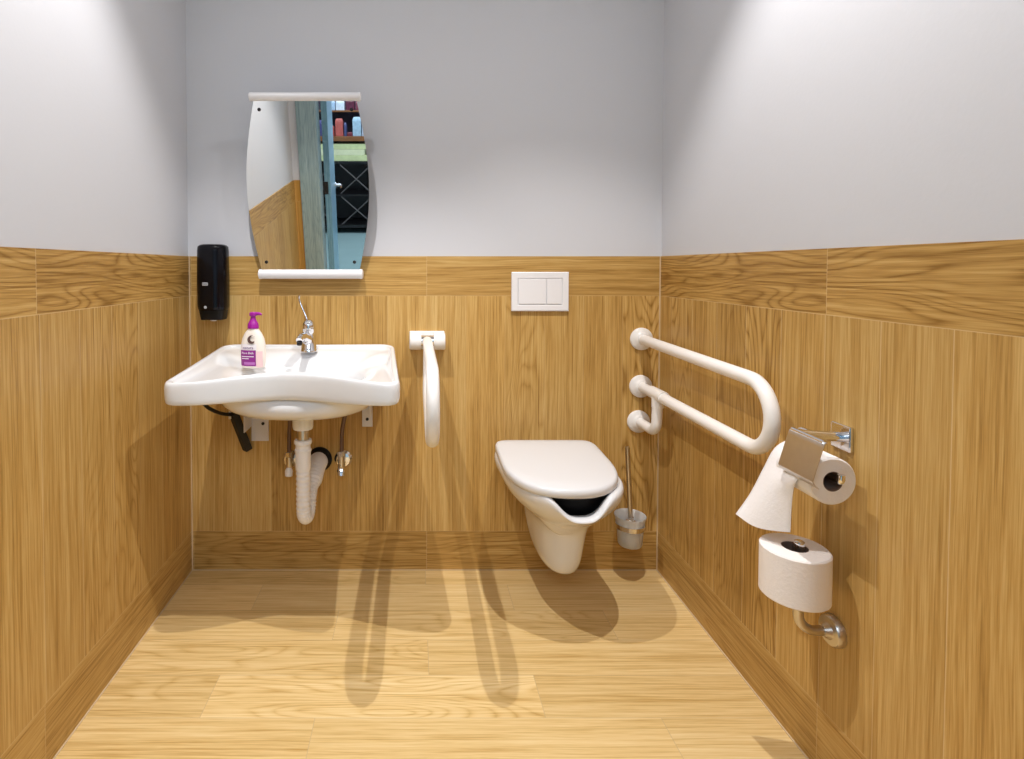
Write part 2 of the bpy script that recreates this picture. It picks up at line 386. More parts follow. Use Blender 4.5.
# ------------------------------------------------------------------ black soap dispenser
sd = thing('soap_dispenser', 'glossy black wall soap dispenser in the left corner above the washbasin', 'soap dispenser', (-.751, YB, 0.978))
def rrect(w, d, r, n=6):
    out = []
    for cx, cy, a0 in ((w-r, d-r, 0), (-w+r, d-r, 90), (-w+r, -d+r, 180), (w-r, -d+r, 270)):
        for k in range(n+1):
            a = math.radians(a0+90*k/n); out.append((cx+r*math.cos(a), cy+r*math.sin(a)))
    return out
bm = bmesh.new(); rings = []
for z, w, d in ((.035,.049,.044),(.040,.0525,.0485),(.05,.0545,.050),(.15,.0555,.0515),(.255,.0545,.0505),(.270,.053,.048),(.276,.047,.042),(.279,.036,.032)):
    rings.append([(x, -.052+y, z) for x, y in rrect(w, d, min(.044, d*.88), 10)])
loft(bm, rings); obj('cover', bm, BLACKG, sd, angle=50)
bm = bmesh.new(); rings = []
for z, w, d in ((.004,.038,.030),(.0,.042,.034),(.036,.0465,.040)):
    rings.append([(x, -.050+y, z) for x, y in rrect(w, d, .02)])
loft(bm, rings[0:1]+rings[1:]); obj('push_bar', bm, BLACKM, sd)
bm = bmesh.new(); lathe(bm, [(0,.012),(-.006,.010)], (0,-.055,0), (0,0,1), 16); obj('nozzle', bm, PIPEW, sd)
bm = bmesh.new(); box(bm, -.022,-.001,-.1058,-.1010,.127,.1385); obj('badge', bm, BADGE, sd, smooth=False, bevel=.003)
bm = bmesh.new(); lathe(bm, [(0,.0055),(.002,.0045)], (-.012,-.1015,.048), (0,-1,0), 16); obj('lock_mark', bm, BADGE, sd)
def text(name, body, size, mat, parent, loc_, rot, ext=.0003):
    c = bpy.data.curves.new(name, 'FONT'); c.body = body; c.size = size; c.extrude = ext; c.align_x = 'CENTER'; c.align_y = 'CENTER'
    t = bpy.data.objects.new(name, c); COL.objects.link(t)
    dg = bpy.context.evaluated_depsgraph_get(); me = bpy.data.meshes.new_from_object(t.evaluated_get(dg))
    bpy.data.objects.remove(t)
    me.name = name; me.materials.clear(); me.materials.append(mat)
    o = bpy.data.objects.new(name, me); link(o, parent); o.location = loc_; o.rotation_euler = rot; return o
text('badge_lettering', 'TORK', .0075, BLACKM, sd, (-.0115,-.1060,.1327), (PI/2,0,0))

# ------------------------------------------------------------------ washbasin
BXL, BXR, BYF, BYB = -.731, -.040, 1.560, YB-.002       # front corners x, front y, back y
def shear(x, y):                                        # the basin narrows a little towards the wall
    s = (y-BYF)/(BYB-BYF); t = (x-BXL)/(BXR-BXL)
    return x + s*(.000*(1-t) - .038*t)
cxb, cyb = -.372, 1.815
def outline_pts():
    pts = []
    rf, rb = .034, .045
    def arc(cx, cy, r, a0, a1, n=10):
        for k in range(n+1):
            a = math.radians(a0+(a1-a0)*k/n); pts.append((cx+r*math.cos(a), cy+r*math.sin(a)))
    arc(BXR-rb, BYB-rb, rb, 0, 90); arc(BXL+rb, BYB-rb, rb, 90, 180)
    arc(BXL+rf, BYF+rf, rf, 180, 265)
    n = 40; xa, xb = BXL+rf+.02, BXR-rf-.02
    for k in range(n+1):
        t = k/n; x = xa+(xb-xa)*t
        pts.append((x, BYF+.002+.068*math.sin(PI*t)**1.6))
    arc(BXR-rf, BYF+rf, rf, 275, 360)
    return pts
OP = outline_pts()
NB = 128
def cast(a):                                            # distance from centre to outline along angle a
    dx, dy = math.cos(a), math.sin(a); best = 0
    for i in range(len(OP)):
        x1, y1 = OP[i][0]-cxb, OP[i][1]-cyb; x2, y2 = OP[(i+1)%len(OP)][0]-cxb, OP[(i+1)%len(OP)][1]-cyb
        ex, ey = x2-x1, y2-y1; den = dx*ey-dy*ex
        if abs(den) < 1e-12: continue
        t = (x1*ey-y1*ex)/den; s = (x1*dy-y1*dx)/den
        if t > 0 and -1e-6 <= s <= 1+1e-6: best = max(best, t)
    return best
# angles denser at the corners
AN = []
per = [0]
for i in range(len(OP)):
    a, b_ = OP[i], OP[(i+1)%len(OP)]; per.append(per[-1]+math.hypot(b_[0]-a[0], b_[1]-a[1]))
for k in range(NB):
    s = per[-1]*k/NB
    i = max(j for j in range(len(OP)) if per[j] <= s); t = (s-per[i])/max(1e-9, per[i+1]-per[i])
    a, b_ = OP[i], OP[(i+1)%len(OP)]
    AN.append(math.atan2(a[1]+(b_[1]-a[1])*t-cyb, a[0]+(b_[0]-a[0])*t-cxb))
RO = [cast(a) for a in AN]
def rimz(x, y):
    back = (y-BYF)/(BYB-BYF)
    mid_ = math.exp(-((x-cxb)/.2)**2)*max(0, 1-back*2.2)
    return .8385+.041*back+.019*mid_
def apron(x, y):
    back = (y-BYF)/(BYB-BYF)
    mid_ = math.exp(-((x-cxb)/.2)**2)*max(0, 1-back*2.2)
    return .8385+.036*back-.010*mid_
BW, BD = .215, .155                                     # bowl half sizes
def bowl_r(a, sc=1.0):
    c, s = math.cos(a), math.sin(a)
    return sc/((abs(c)/BW)**2.4+(abs(s)/BD)**2.4)**(1/2.4)
def ring(mix, inset, zf, sc=1.0):
    out = []
    for a, r in zip(AN, RO):
        rr = (r-inset)*(1-mix)+bowl_r(a, sc)*mix
        x = cxb+rr*math.cos(a); y = cyb+rr*math.sin(a)
        out.append((shear(x, y), y, zf(x, y)))
    return out
rings = []
drz = .665
def und(z): return lambda x, y: z
# underside, from drain boss outwards
rings.append(ring(1, 0, und(0.680), .12))
rings.append(ring(1, 0, und(0.682), .35))
rings.append(ring(1, 0, und(0.692), .70))
rings.append(ring(1, 0, und(.705), 1.00))
rings.append(ring(1, 0, und(.735), 1.22))
rings.append(ring(.75, .03, lambda x, y: apron(x,y)-.064, 1.12))
rings.append(ring(.25, .03, lambda x, y: apron(x,y)-.060))
rings.append(ring(0, .018, lambda x, y: apron(x,y)-.066))
rings.append(ring(0, .005, lambda x, y: apron(x,y)-.064))
rings.append(ring(0, .001, lambda x, y: apron(x,y)-.054))
rings.append(ring(0, .000, lambda x, y: rimz(x,y)-.016))
rings.append(ring(0, .003, lambda x, y: rimz(x,y)-.004))
rings.append(ring(0, .010, lambda x, y: rimz(x,y)))
rings.append(ring(0, .020, lambda x, y: rimz(x,y)-.001))
rings.append(ring(0, .0235, lambda x, y: rimz(x,y)-.004))
rings.append(ring(0, .0255, lambda x, y: rimz(x,y)-.010))
deck = lambda x, y: interp(y, [(1.6,.825),(1.92,.829),(1.965,.858),(2.1,.865)])
rings.append(ring(0, .034, lambda x, y: min(rimz(x,y)-.012, deck(x,y))))
rings.append(ring(.5, .034, lambda x, y: min(rimz(x,y)-.013, deck(x,y)-.002)))
rings.append(ring(.9, .03, lambda x, y: .818, 1.03))
rings.append(ring(1, 0, und(.806), 1.0))
rings.append(ring(1, 0, und(.770), .93))
rings.append(ring(1, 0, und(.742), .78))
rings.append(ring(1, 0, und(.724), .50))
rings.append(ring(1, 0, und(.716), .22))
rings.append(ring(1, 0, und(.714), .13))
bm = bmesh.new(); loft(bm, rings)
wb = thing('washbasin', 'white ceramic wheelchair-accessible washbasin with concave front edge on the back wall', 'washbasin', (-.40, YB, .83))
loc(obj('basin', bm, CERAMIC, sub=1), wb)
DXc, DYc = shear(cxb, cyb)+.009, cyb
bm = bmesh.new(); lathe(bm, [(.016,.036),(.0,.035),(-.024,.034),(-.031,.032),(-.033,.026)], (DXc, DYc, .667), (0,0,1), 32); loc(obj('drain_boss', bm, CERAMIC), wb)
bm = bmesh.new(); lathe(bm, [(0,.028),(.003,.030),(.0045,.026),(.003,.012)], (DXc, DYc, .7155), (0,0,1), 28); loc(obj('drain_grate', bm, CHROME), wb)

# ------------------------------------------------------------------ faucet
tx, ty, tz = -.391, 2.020, .862
fc = thing('faucet', 'chrome single-lever faucet with long thin upright lever on the washbasin', 'faucet', (tx, ty, tz))
bm = bmesh.new(); lathe(bm, [(0,.031),(.006,.031),(.010,.0285),(.045,.0235),(.062,.021),(.066,.019)], (0,0,0), (0,0,1), 32); obj('body', bm, CHROME, fc)
bm = bmesh.new(); tube(bm, catmull([(0,.0,.036),(-.004,-.03,.052),(-.010,-.062,.060),(-.014,-.088,.058),(-.015,-.098,.052)], 6), [.021]*6+[.0185]*6+[.0165]*6+[.0145]*6+[.013], 20, flat=.85); obj('spout', bm, CHROME, fc)
bm = bmesh.new(); lathe(bm, [(0,.010),(-.010,.010),(-.012,.008)], (-.015,-.094,.048), (0,-.1,1), 16); obj('aerator', bm, DARKMET, fc)
bm = bmesh.new(); lathe(bm, [(.066,.017),(.070,.020),(.078,.023),(.095,.024),(.108,.021),(.117,.013),(.119,.004)], (0,0,0), (0,-.05,1), 28); obj('cartridge_cap', bm, CHROME, fc)
bm = bmesh.new(); lathe(bm, [(0,.0055),(.003,.005)], (0,-.024,.088), (0,-1,.1), 14); obj('marker', bm, DARKMET, fc)
bm = bmesh.new(); tube(bm, catmull([(-.004,.0,.108),(-.014,.004,.135),(-.028,.010,.165),(-.037,.012,.190),(-.036,.008,.208)], 5), [.0045]*12+[.0038]*8+[.0028], 10); obj('lever', bm, CHROME, fc)

# ------------------------------------------------------------------ lotion bottle
lb = thing('lotion_bottle', 'cream pump bottle with purple pump and purple label standing on the washbasin', 'bottle', (-.552, 1.872, .8300), (0,0,math.radians(-6)))
bm = bmesh.new(); rings = []
for z, w, d in ((0,.036,.020),(.004,.040,.023),(.04,.043,.025),(.075,.042,.0245),(.10,.037,.022),(.118,.028,.019),(.128,.020,.016),(.133,.0145,.0145),(.138,.014,.014)):
    rings.append([(w*math.copysign(abs(math.cos(a))**.8, math.cos(a)), d*math.copysign(abs(math.sin(a))**.8, math.sin(a)), z) for a in [2*PI*k/40 for k in range(40)]])
loft(bm, rings); obj('body', bm, CREAMB, lb)
bm = bmesh.new(); lathe(bm, [(.134,.0185),(.137,.0190),(.150,.0175),(.155,.014),(.168,.0085),(.176,.008)], (0,0,0), (0,0,1), 24); obj('pump_collar', bm, PURPLE, lb)
bm = bmesh.new(); lathe(bm, [(.176,.012),(.178,.013),(.186,.0125),(.189,.009)], (0,0,0), (0,0,1), 20); tube(bm, [(0,0,.183),(.024,-.004,.184),(.032,-.006,.181)], [.0065,.005,.0035], 12); obj('pump_head', bm, PURPLE, lb)
def lab(x0, x1, z0, z1, off=.0012, n=10):
    bm = bmesh.new(); rows = []
    for k in range(n+1):
        x = x0+(x1-x0)*k/n
        col_ = []
        for j in range(7):
            z = z0+(z1-z0)*j/6
            w = interp(z, [(0,.036),(.004,.040),(.04,.043),(.075,.042),(.10,.037),(.118,.028)]); d = interp(z, [(0,.020),(.004,.023),(.04,.025),(.075,.0245),(.10,.022),(.118,.019)])
            c = max(-.999, min(.999, x/w)); s = (1-abs(c)**2.5)**(1/2.5)
            col_.append((x, -d*s-off, z))
        rows.append(col_)
    V_ = [[bm.verts.new(p) for p in r] for r in rows]; V2 = [[bm.verts.new((p[0], p[1]+off*.9, p[2])) for p in r] for r in rows]
    for i in range(n):
        for j in range(6):
            bm.faces.new((V_[i][j], V_[i+1][j], V_[i+1][j+1], V_[i][j+1])); bm.faces.new((V2[i][j+1], V2[i+1][j+1], V2[i+1][j], V2[i][j]))
    return bm
obj('white_panel', lab(-.037,.020,.062,.082), LABELW, lb)
obj('purple_label', lab(-.037,.018,.008,.062), PURPLEL, lb)
obj('lilac_strip', lab(-.024,.015,.013,.022,.0018), LILAC, lb)
obj('pink_patch', lab(.019,.038,.004,.058), PINKL, lb)
bm = bmesh.new()
R_ = .014; A = [math.radians(50+ i*260/24) for i in range(25)]
for off in (0,):
    pts = [(R_*math.cos(a), R_*math.sin(a)) for a in A] + [(.004+.0095*math.cos(a), .003+.0095*math.sin(a)) for a in A[::-1]]
    loft(bm, [[(x, y, z) for x, y in pts] for z in (0, .0016)])
o = obj('fruit_picture', bm, FRUIT, lb, smooth=False); o.location = (.004,-.0245,.098); o.rotation_euler = (PI/2-.12,0,0)
text('lettering', 'natura', .0145, INK, lb, (-.008,-.0262,.070), (PI/2,0,-.05))
text('lettering', 'Pure Bath', .0105, INKW, lb, (-.009,-.0275,.0525), (PI/2,0,-.05))
for z, a, b_ in ((.0405,-.032,.012),(.0335,-.032,-.006)):
    obj('text_line', lab(a, b_, z-.0013, z+.0013, .0018), INKW, lb)

# ------------------------------------------------------------------ drain trap under the basin
px = DXc
tr = thing('drain_trap', 'white flexible drain trap hanging under the washbasin', 'drain pipe', (px, DYc, .63))
bm = bmesh.new(); lathe(bm, [(0,.0195),(-.038,.0195)], (px, DYc, .632), (0,0,1), 28); loc(obj('tailpiece', bm, BRUSHED), tr)
bm = bmesh.new(); lathe(bm, [(.002,.028),(-.003,.0295),(-.010,.029),(-.016,.0245),(-.026,.0245),(-.030,.028),(-.038,.0275)], (px, DYc, .597), (0,0,1), 12); loc(obj('slip_nut', bm, PIPEW, angle=25), tr)
bm = bmesh.new(); lathe(bm, [(0,.0255),(-.05,.0255),(-.062,.0245),(-.064,.021)], (px, DYc, .560), (0,0,1), 28); loc(obj('sleeve', bm, PIPEW), tr)
path = catmull([(px,DYc,.545),(px,DYc,.48),(px,DYc,.42),(px,DYc+.001,.365),(px+.002,DYc+.010,.338),(px+.004,DYc+.034,.326),(px+.006,DYc+.062,.340),(px+.006,DYc+.080,.372),(px+.006,DYc+.100,.392),(px+.006,DYc+.130,.414),(px+.006,DYc+.170,.430),(px+.006,DYc+.215,.436),(px+.006,DYc+.25,.436),(px+.006,DYc+.283,.434)], 14)
rad = [.0225+(.0015 if (i % 4 < 2) else -.0010)+.012*sstep(112, 128, i) for i in range(len(path))]
bm = bmesh.new(); tube(bm, path, rad, 20); loc(obj('flexible_hose', bm, PIPEW, angle=70), tr)
bm = bmesh.new(); lathe(bm, [(0,.047),(.004,.047),(.010,.040),(.026,.037)], (px+.006, YB, .434), (0,-1,0), 32); loc(obj('wall_rosette', bm, BLACKM), tr)

# valves + hoses
def valve(x, z, label, side):
    v = thing('angle_valve', label, 'valve', (x, YB, z), group='angle valves under the washbasin')
    bm = bmesh.new(); lathe(bm, [(0,.034),(.003,.034),(.012,.026),(.014,.012)], (side*.012,0,.003), (0,-1,0), 28); obj('rosette', bm, CHROME, v)
    bm = bmesh.new(); lathe(bm, [(.0,.010),(.05,.010)], (side*.010,0,.003), (0,-1,0), 16); tube(bm, [(side*.010,-.045,-.014),(side*.010,-.045,.028)], .012, 16); obj('body', bm, BRUSHED, v)
    bm = bmesh.new(); lathe(bm, [(0,.013),(.018,.013),(.020,.010)], (side*.010,-.045,.028), (0,0,1), 6); obj('union_nut', bm, CHROME, v, angle=20)
    bm = bmesh.new(); lathe(bm, [(0,.010),(.012,.015),(.030,.014),(.033,.009)], (side*.010,-.048,-.012), (0,-.25,-1), 10); obj('handle', bm, PIPEW if side < 0 else CHROME, v, angle=25)
    return v
valve(-.464, .430, 'small chrome angle valve left of the white drain trap', -1)
valve(-.288, .432, 'small chrome angle valve right of the white drain trap', 1)
for xv, xt, lb_ in ((-.474, -.43, 'thin dark braided water hose left of the drain trap'), (-.276, -.30, 'thin dark braided water hose right of the drain trap')):
    side = -1 if xv < -.4 else 1
    bm = bmesh.new()
    tube(bm, catmull([(xv, YB-.045, .474), (xv+.001, YB-.045, .55), (xv+(.004 if side<0 else .012), YB-.052, .61), (xv+(-.004 if side<0 else .030), YB-.066, .67), (xv+(-.010 if side<0 else .036), YB-.080, .72), (xv+(-.004 if side<0 else .03), YB-.085, .752)], 6), .0078, 12)
    tag(obj('supply_hose', bm, HOSE), lb_, 'hose', 'hoses under the washbasin')

# brackets
def bracket(x, w, z0, z1, label, holes):
    b_ = thing('washbasin_bracket', label, 'bracket', (x, YB, z0), group='wall brackets under the washbasin')
    bm = bmesh.new(); box(bm, 0, w, -.005, 0, 0, z1-z0); obj('wall_plate', bm, PLATEM, b_, smooth=False, bevel=.0015)
    bm = bmesh.new(); box(bm, w-.004 if x > -.3 else 0, w if x > -.3 else .004, -.10, -.005, .06, z1-z0); obj('side_flange', bm, PLATEM, b_, smooth=False, bevel=.001)
    for hx, hz in holes:
        bm = bmesh.new(); lathe(bm, [(0,.006),(.003,.006),(.004,.003)], (hx, -.005, hz), (0,-1,0), 14); obj('bolt', bm, DARKMET, b_)
    return b_
bracket(-.628, .066, .505, .78, 'pale metal wall bracket beside the black strut, left of the drain trap', ((.045,.068),))
bracket(-.203, .040, .560, .78, 'pale metal wall bracket under the right end of the washbasin', ((.02,.030),(.02,.085)))
ts = thing('support_strut', 'black diagonal strut with thin rod under the left side of the washbasin', 'strut', (-.66, YB, .5))
bm = bmesh.new(); tube(bm, [(-.640, YB-.012, .474), (-.676, YB-.075, .640)], .021, 4, flat=.8); loc(obj('strut_body', bm, STRUT, smooth=False, bevel=.003), ts)
bm = bmesh.new(); tube(bm, catmull([(-.672, YB-.085, .628), (-.690, YB-.15, .650), (-.705, YB-.23, .690), (-.712, YB-.30, .742)], 6), .0065, 10); loc(obj('rod', bm, STRUT), ts)
bm = bmesh.new(); tube(bm, [(-.684, YB-.080, .612), (-.684, YB-.082, .640), (-.664, YB-.07, .640)], .006, 10); loc(obj('joint_pin', bm, BRUSHED), ts)
bm = bmesh.new(); tube(bm, [(-.728, YB-.31, .752), (-.685, YB-.31, .752)], .011, 10); loc(obj('end_grip', bm, STRUT), ts)

# ------------------------------------------------------------------ fold-down grab bar
fg = thing('fold_down_grab_bar', 'white fold-down support bar between the washbasin and the toilet', 'grab bar', (.045, YB, .80))
X0 = .045; ZU, ZL, TR = .902, .712, .0175
bm = bmesh.new(); box(bm, X0-.066, X0+.068, YB-.012, YB, .859, .929); loc(obj('wall_plate', bm, RAILW, smooth=False, bevel=.004), fg)
for s in (-1, 1):
    bm = bmesh.new(); c0 = X0+.002+s*.024
    lathe(bm, [(0,.033),(.039,.033),(.042,.030)], (c0, YB-.034, .894), (s,0,0), 32); loc(obj('hinge_drum', bm, RAILW), fg)
bm = bmesh.new(); lathe(bm, [(-.026,.020),(.026,.020)], (X0+.002, YB-.034, .896), (1,0,0), 24); loc(obj('pivot_pin', bm, CHROME), fg)
yE = 1.365
rr = (ZU-ZL)/2; zc = (ZU+ZL)/2
path = [(X0, YB-.030, .894), (X0, YB-.07, .899)]
for k in range(7): path.append((X0, YB-.10-(YB-.10-yE-rr)*k/6*1.0, ZU))
for k in range(1, 17):
    a = PI/2+PI*k/16; path.append((X0, yE+rr+rr*math.cos(a), zc+rr*math.sin(a)))
for k in range(1, 7): path.append((X0, yE+rr+(1.90-yE-rr)*k/6, ZL))
path += [(X0, 1.95, ZL+.012), (X0, 2.0, ZL+.07), (X0, 2.02, ZU-.04), (X0, 2.03, ZU-.02)]
bm = bmesh.new(); tube(bm, path, [.013,.0155]+[TR]*(len(path)-6)+[TR,.016,.0145,.012], 24); loc(obj('rail_loop', bm, RAILW), fg)

# ------------------------------------------------------------------ grab bar at the right wall
gb = thing('wall_grab_bar', 'white looped grab bar on three round flanges right of the toilet', 'grab bar', (.86, YB, .80))
GX = .866; GU, GL, GS = .898, .716, .580
def tubeT(name, path, r): 
    bm = bmesh.new(); tube(bm, path, r, 24); loc(obj(name, bm, RAILW), gb)
yE = 1.33; rr = (GU-GL)/2; zc = (GU+GL)/2 - .011
path = [(GX, YB, GU)]
for k in range(1, 9): path.append((GX+.004*k/8, YB-(YB-yE-rr)*k/8, GU-.014*k/8))
for k in range(1, 21):
    a = PI/2+PI*k/20; path.append((GX+.004, yE+rr+rr*math.cos(a), zc+(rr-.003)*math.sin(a)))
for k in range(1, 9): path.append((GX+.004*(1-k/8), yE+rr+(YB-yE-rr)*k/8, GL-.008*(1-k/8)))
tubeT('rail_loop', path, .0185)
pth = smooth_path([(GX-.008, YB, GS), (GX-.002, YB-.145, GS), (GX+.002, YB-.145, GL)], .042, 8)
tubeT('support_elbow', pth, .0180)
bm = bmesh.new(); tube(bm, [(GX+.002, YB-.095, GL), (GX+.002, YB-.195, GL)], .0215, 24); tube(bm, [(GX+.002, YB-.145, GL-.045), (GX+.002, YB-.145, GL)], .0210, 24); loc(obj('tee_fitting', bm, RAILW), gb)
for x, z in ((GX, GU), (GX-.001, GL), (GX-.008, GS)):
    bm = bmesh.new(); lathe(bm, [(0,.043),(.006,.043),(.010,.040),(.0115,.030),(.016,.026),(.020,.0205)], (x, YB, z), (0,-1,0), 40); loc(obj('flange', bm, RAILW, angle=50), gb)

# ------------------------------------------------------------------ flush plate
fp = thing('flush_plate', 'white dual-button flush plate on the wall above the toilet', 'flush plate', (.476, YB, 1.005))
bm = bmesh.new()
fx, fz = .1085, .149
rings = [[(sx*(fx-i), -d, z0+ (i if sz < 0 else -i) + (0 if sz < 0 else fz)) for sx, sz in ((-1,-1),(1,-1),(1,1),(-1,1))] for i, d, z0 in ((0,0,0),(0,.010,0),(.003,.012,0),(.022,.012,0),(.026,.008,0))]
loft(bm, rings); obj('frame', bm, PLASTIC, fp, smooth=False)
for nm, a, b_ in (('large_button', -.082, .0215), ('small_button', .0245, .082)):
    bm = bmesh.new(); box(bm, a, b_, -.013, -.008, .0275, .1225); obj(nm, bm, PLASTIC, fp, smooth=False, bevel=.0015)

# ------------------------------------------------------------------ toilet
TCX = .473
def tsh(x, y): return TCX + x + (2.05-y)*.055
tl = thing('toilet', 'white wall-hung toilet with closed lid and open front rim', 'toilet', (TCX, YB, .30))
NT = 96
def dshape(w, yf, yb, z, pw=2.3, back=.75, dip=0):
    """plan outline: rounded front, narrower straight back"""
    out = []
    ym = yb-(yb-yf)*.50
    for k in range(NT):
        a = 2*PI*k/NT; c, s = math.cos(a), math.sin(a)
        ex = 2/pw
        x = w*math.copysign(abs(c)**ex, c)
        if s < 0: y = ym-(ym-yf)*abs(s)**ex
        else:
            e2 = 2/5.0
            x = w*(math.copysign(abs(c)**e2, c))*(1-(1-back)*sstep(0, 1, s)); y = ym+(yb-ym)*abs(s)**e2
        zz = z
        if dip and y < ym:
            q = x/.072
            zz = z-dip*math.exp(-abs(q)**3.4)*sstep(ym, yf+.06, y)
        out.append((tsh(x, y), y, zz))
    return out
RZ = .489
yw = YB-.001
outer = [dshape(.022, 1.86, 2.00, .140), dshape(.048, 1.815, 2.02, .143), dshape(.062, 1.79, 2.04, .158), dshape(.072, 1.775, 2.06, .19), dshape(.079, 1.762, yw, .235, back=.9), dshape(.084, 1.750, yw, .285, back=.95), dshape(.090, 1.732, yw, .325, back=1.0),
         dshape(.103, 1.706, yw, .348, back=1.0), dshape(.128, 1.676, yw, .374, back=.95), dshape(.155, 1.642, yw, .402, back=.92, dip=.012), dshape(.174, 1.618, yw, .430, back=.92, dip=.022), dshape(.1855, 1.604, yw, .454, back=.95, dip=.036), dshape(.189, 1.600, yw, .470, back=.97, dip=.056),
         dshape(.188, 1.602, yw, .482, back=.97, dip=.063), dshape(.184, 1.608, yw-.003, RZ-.002, back=.97, dip=.063), dshape(.177, 1.617, yw-.006, RZ, back=.97, dip=.063), dshape(.166, 1.628, 2.02, RZ-.001, back=.97, dip=.063),
         dshape(.155, 1.640, 1.98, RZ-.008, back=.95, dip=.067), dshape(.146, 1.652, 1.96, RZ-.03, back=.95, dip=.036), dshape(.135, 1.665, 1.94, .41, back=.9, dip=.01), dshape(.10, 1.70, 1.90, .37, back=.9), dshape(.055, 1.73, 1.84, .315, back=.9), dshape(.02, 1.76, 1.80, .30, back=.9)]
outer = [[(x+.015*(1-sstep(.30, .42, z)) if k < 10 else x, y, z) for x, y, z in r] for k, r in enumerate(outer)]
bm = bmesh.new(); loft(bm, outer); loc(obj('bowl', bm, CERAMIC, sub=1), tl)
def lidshape(w, yf, yb, z):
    out = []; ym = 1.845
    for k in range(NT):
        a = 2*PI*k/NT; c, s = math.cos(a), math.sin(a)
        if s <= 0: x = w*math.copysign(abs(c)**.84, c); y = ym-(ym-yf)*abs(s)**.84
        else:
            x = w*math.copysign(abs(c)**.16, c)*(1-.045*s); y = ym+(yb-ym)*abs(s)**.16
        out.append((tsh(x, y), y, z))
    return out
LZ = .4885
def slope(r): return [((x-tsh(0, y))*1.008+.476, y, z-.050*(2.03-y)) for x, y, z in r]    # closed lid leans slightly forward
bm = bmesh.new()
LID = [(.172,1.630,2.024,0), (.180,1.620,2.030,.002), (.1835,1.615,2.033,.008), (.1835,1.615,2.033,.020), (.181,1.618,2.031,.027), (.174,1.626,2.026,.0305), (.150,1.68,2.005,.032), (.08,1.76,1.95,.033)]
loft(bm, [slope(lidshape(a, b_, c_, LZ+.012+d_)) for a, b_, c_, d_ in LID])
loc(obj('lid', bm, SEATP, angle=60), tl)
BOWLDARK = plain('dark_bowl_filler', (.006,.006,.007), .5)
# black ring added inside the rim to darken the bowl opening
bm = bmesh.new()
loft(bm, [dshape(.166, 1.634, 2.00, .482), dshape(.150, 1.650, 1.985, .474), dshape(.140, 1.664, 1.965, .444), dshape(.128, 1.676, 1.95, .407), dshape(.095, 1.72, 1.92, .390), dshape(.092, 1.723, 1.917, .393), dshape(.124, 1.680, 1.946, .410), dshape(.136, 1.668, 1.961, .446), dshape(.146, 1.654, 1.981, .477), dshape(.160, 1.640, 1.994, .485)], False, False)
loc(obj('dark_bowl_insert', bm, BOWLDARK, angle=60), tl)
for s in (-1, 1):
    bm = bmesh.new(); lathe(bm, [(-.02,.011),(.02,.011)], (tsh(s*.08, 2.046), 2.046, .503), (1,0,0), 16); loc(obj('hinge', bm, CHROME), tl)

# ------------------------------------------------------------------ toilet brush set
bx, by = .800, 2.022
bh = thing('toilet_brush_holder', 'wall-mounted frosted glass brush cup with steel ring right of the toilet', 'brush holder', (bx, YB, .26))
bm = bmesh.new()
lathe(bm, [(.138,.034),(.141,.040),(.146,.043),(.19,.0465),(.216,.049),(.238,.053),(.249,.0565),(.252,.056),(.249,.053),(.238,.0495),(.216,.0455),(.19,.043),(.151,.039),(.148,.030)], (bx, by, 0), (0,0,1), 40); loc(obj('glass_cup', bm, GLASS), bh)
bm = bmesh.new(); lathe(bm, [(.205,.0498),(.205,.0520),(.223,.0550),(.223,.0526)], (bx, by, 0), (0,0,1), 40, cap=False)
loc(obj('steel_ring', bm, CHROME, angle=30), bh)
bm = bmesh.new(); lathe(bm, [(0,.024),(.006,.024),(.008,.020),(.012,.009),(.030,.009)], (bx, YB, .214), (0,-1,0), 24); loc(obj('wall_mount', bm, CHROME), bh)
tb = thing('toilet_brush', 'toilet brush with thin steel handle standing in the glass cup', 'toilet brush', (bx, by, .16))
bm = bmesh.new(); tube(bm, [(bx+.001, by-.004, .225), (bx-.011, by+.006, .505)], .0085, 14); loc(obj('handle', bm, BRUSHED), tb)
bm = bmesh.new(); lathe(bm, [(.155,.022),(.163,.030),(.195,.033),(.215,.030),(.225,.018)], (bx+.001, by-.004, 0), (0,0,1), 24); loc(obj('brush_head', bm, BRIST), tb)
bm = bmesh.new(); lathe(bm, [(.225,.022),(.230,.023),(.236,.012),(.246,.010)], (bx+.001, by-.004, 0), (0,0,1), 24); loc(obj('collar', bm, CHROME), tb)

# ------------------------------------------------------------------ covered toilet roll holder
hy0, hy1 = 1.100, 1.205                                 # near / far end of the cover
hx, hz = .828, .812
ph = thing('toilet_roll_holder', 'chrome toilet roll holder with flap cover on the right wall', 'toilet roll holder', (XR, 1.215, .80))
bm = bmesh.new(); box(bm, XR-.009, XR, 1.164, 1.220, .773, .829); loc(obj('wall_plate', bm, CHROME, smooth=False, bevel=.003), ph)
bm = bmesh.new(); tube(bm, [(XR-.008, 1.190, .801), (hx+.004, 1.190, .808)], .0105, 20); loc(obj('arm', bm, CHROME), ph)
bm = bmesh.new()
N_ = 12; rows = []
for k in range(N_+1):
    t = k/N_
    # flap: short curve at the hinge, long flat front, small lip curling in below
    if t < .15: x = hx+.004-.006*(t/.15); z = hz+.004
    elif t < .86: q = (t-.15)/.71; x = hx-.002-.024*q**.95; z = hz+.002-.080*q
    else: q = (t-.86)/.14; x = hx-.026+.014*q; z = hz-.078-.012*q
    rows.append((x, z))
fr_ = [(hy0, 0), (hy1, 0)]
def flap(o_):
    return [[bm.verts.new((x+o_*.9, y, z+o_*.3)) for x, z in rows] for y in (hy0, hy1)]
A_, B_ = flap(0), flap(.0016)
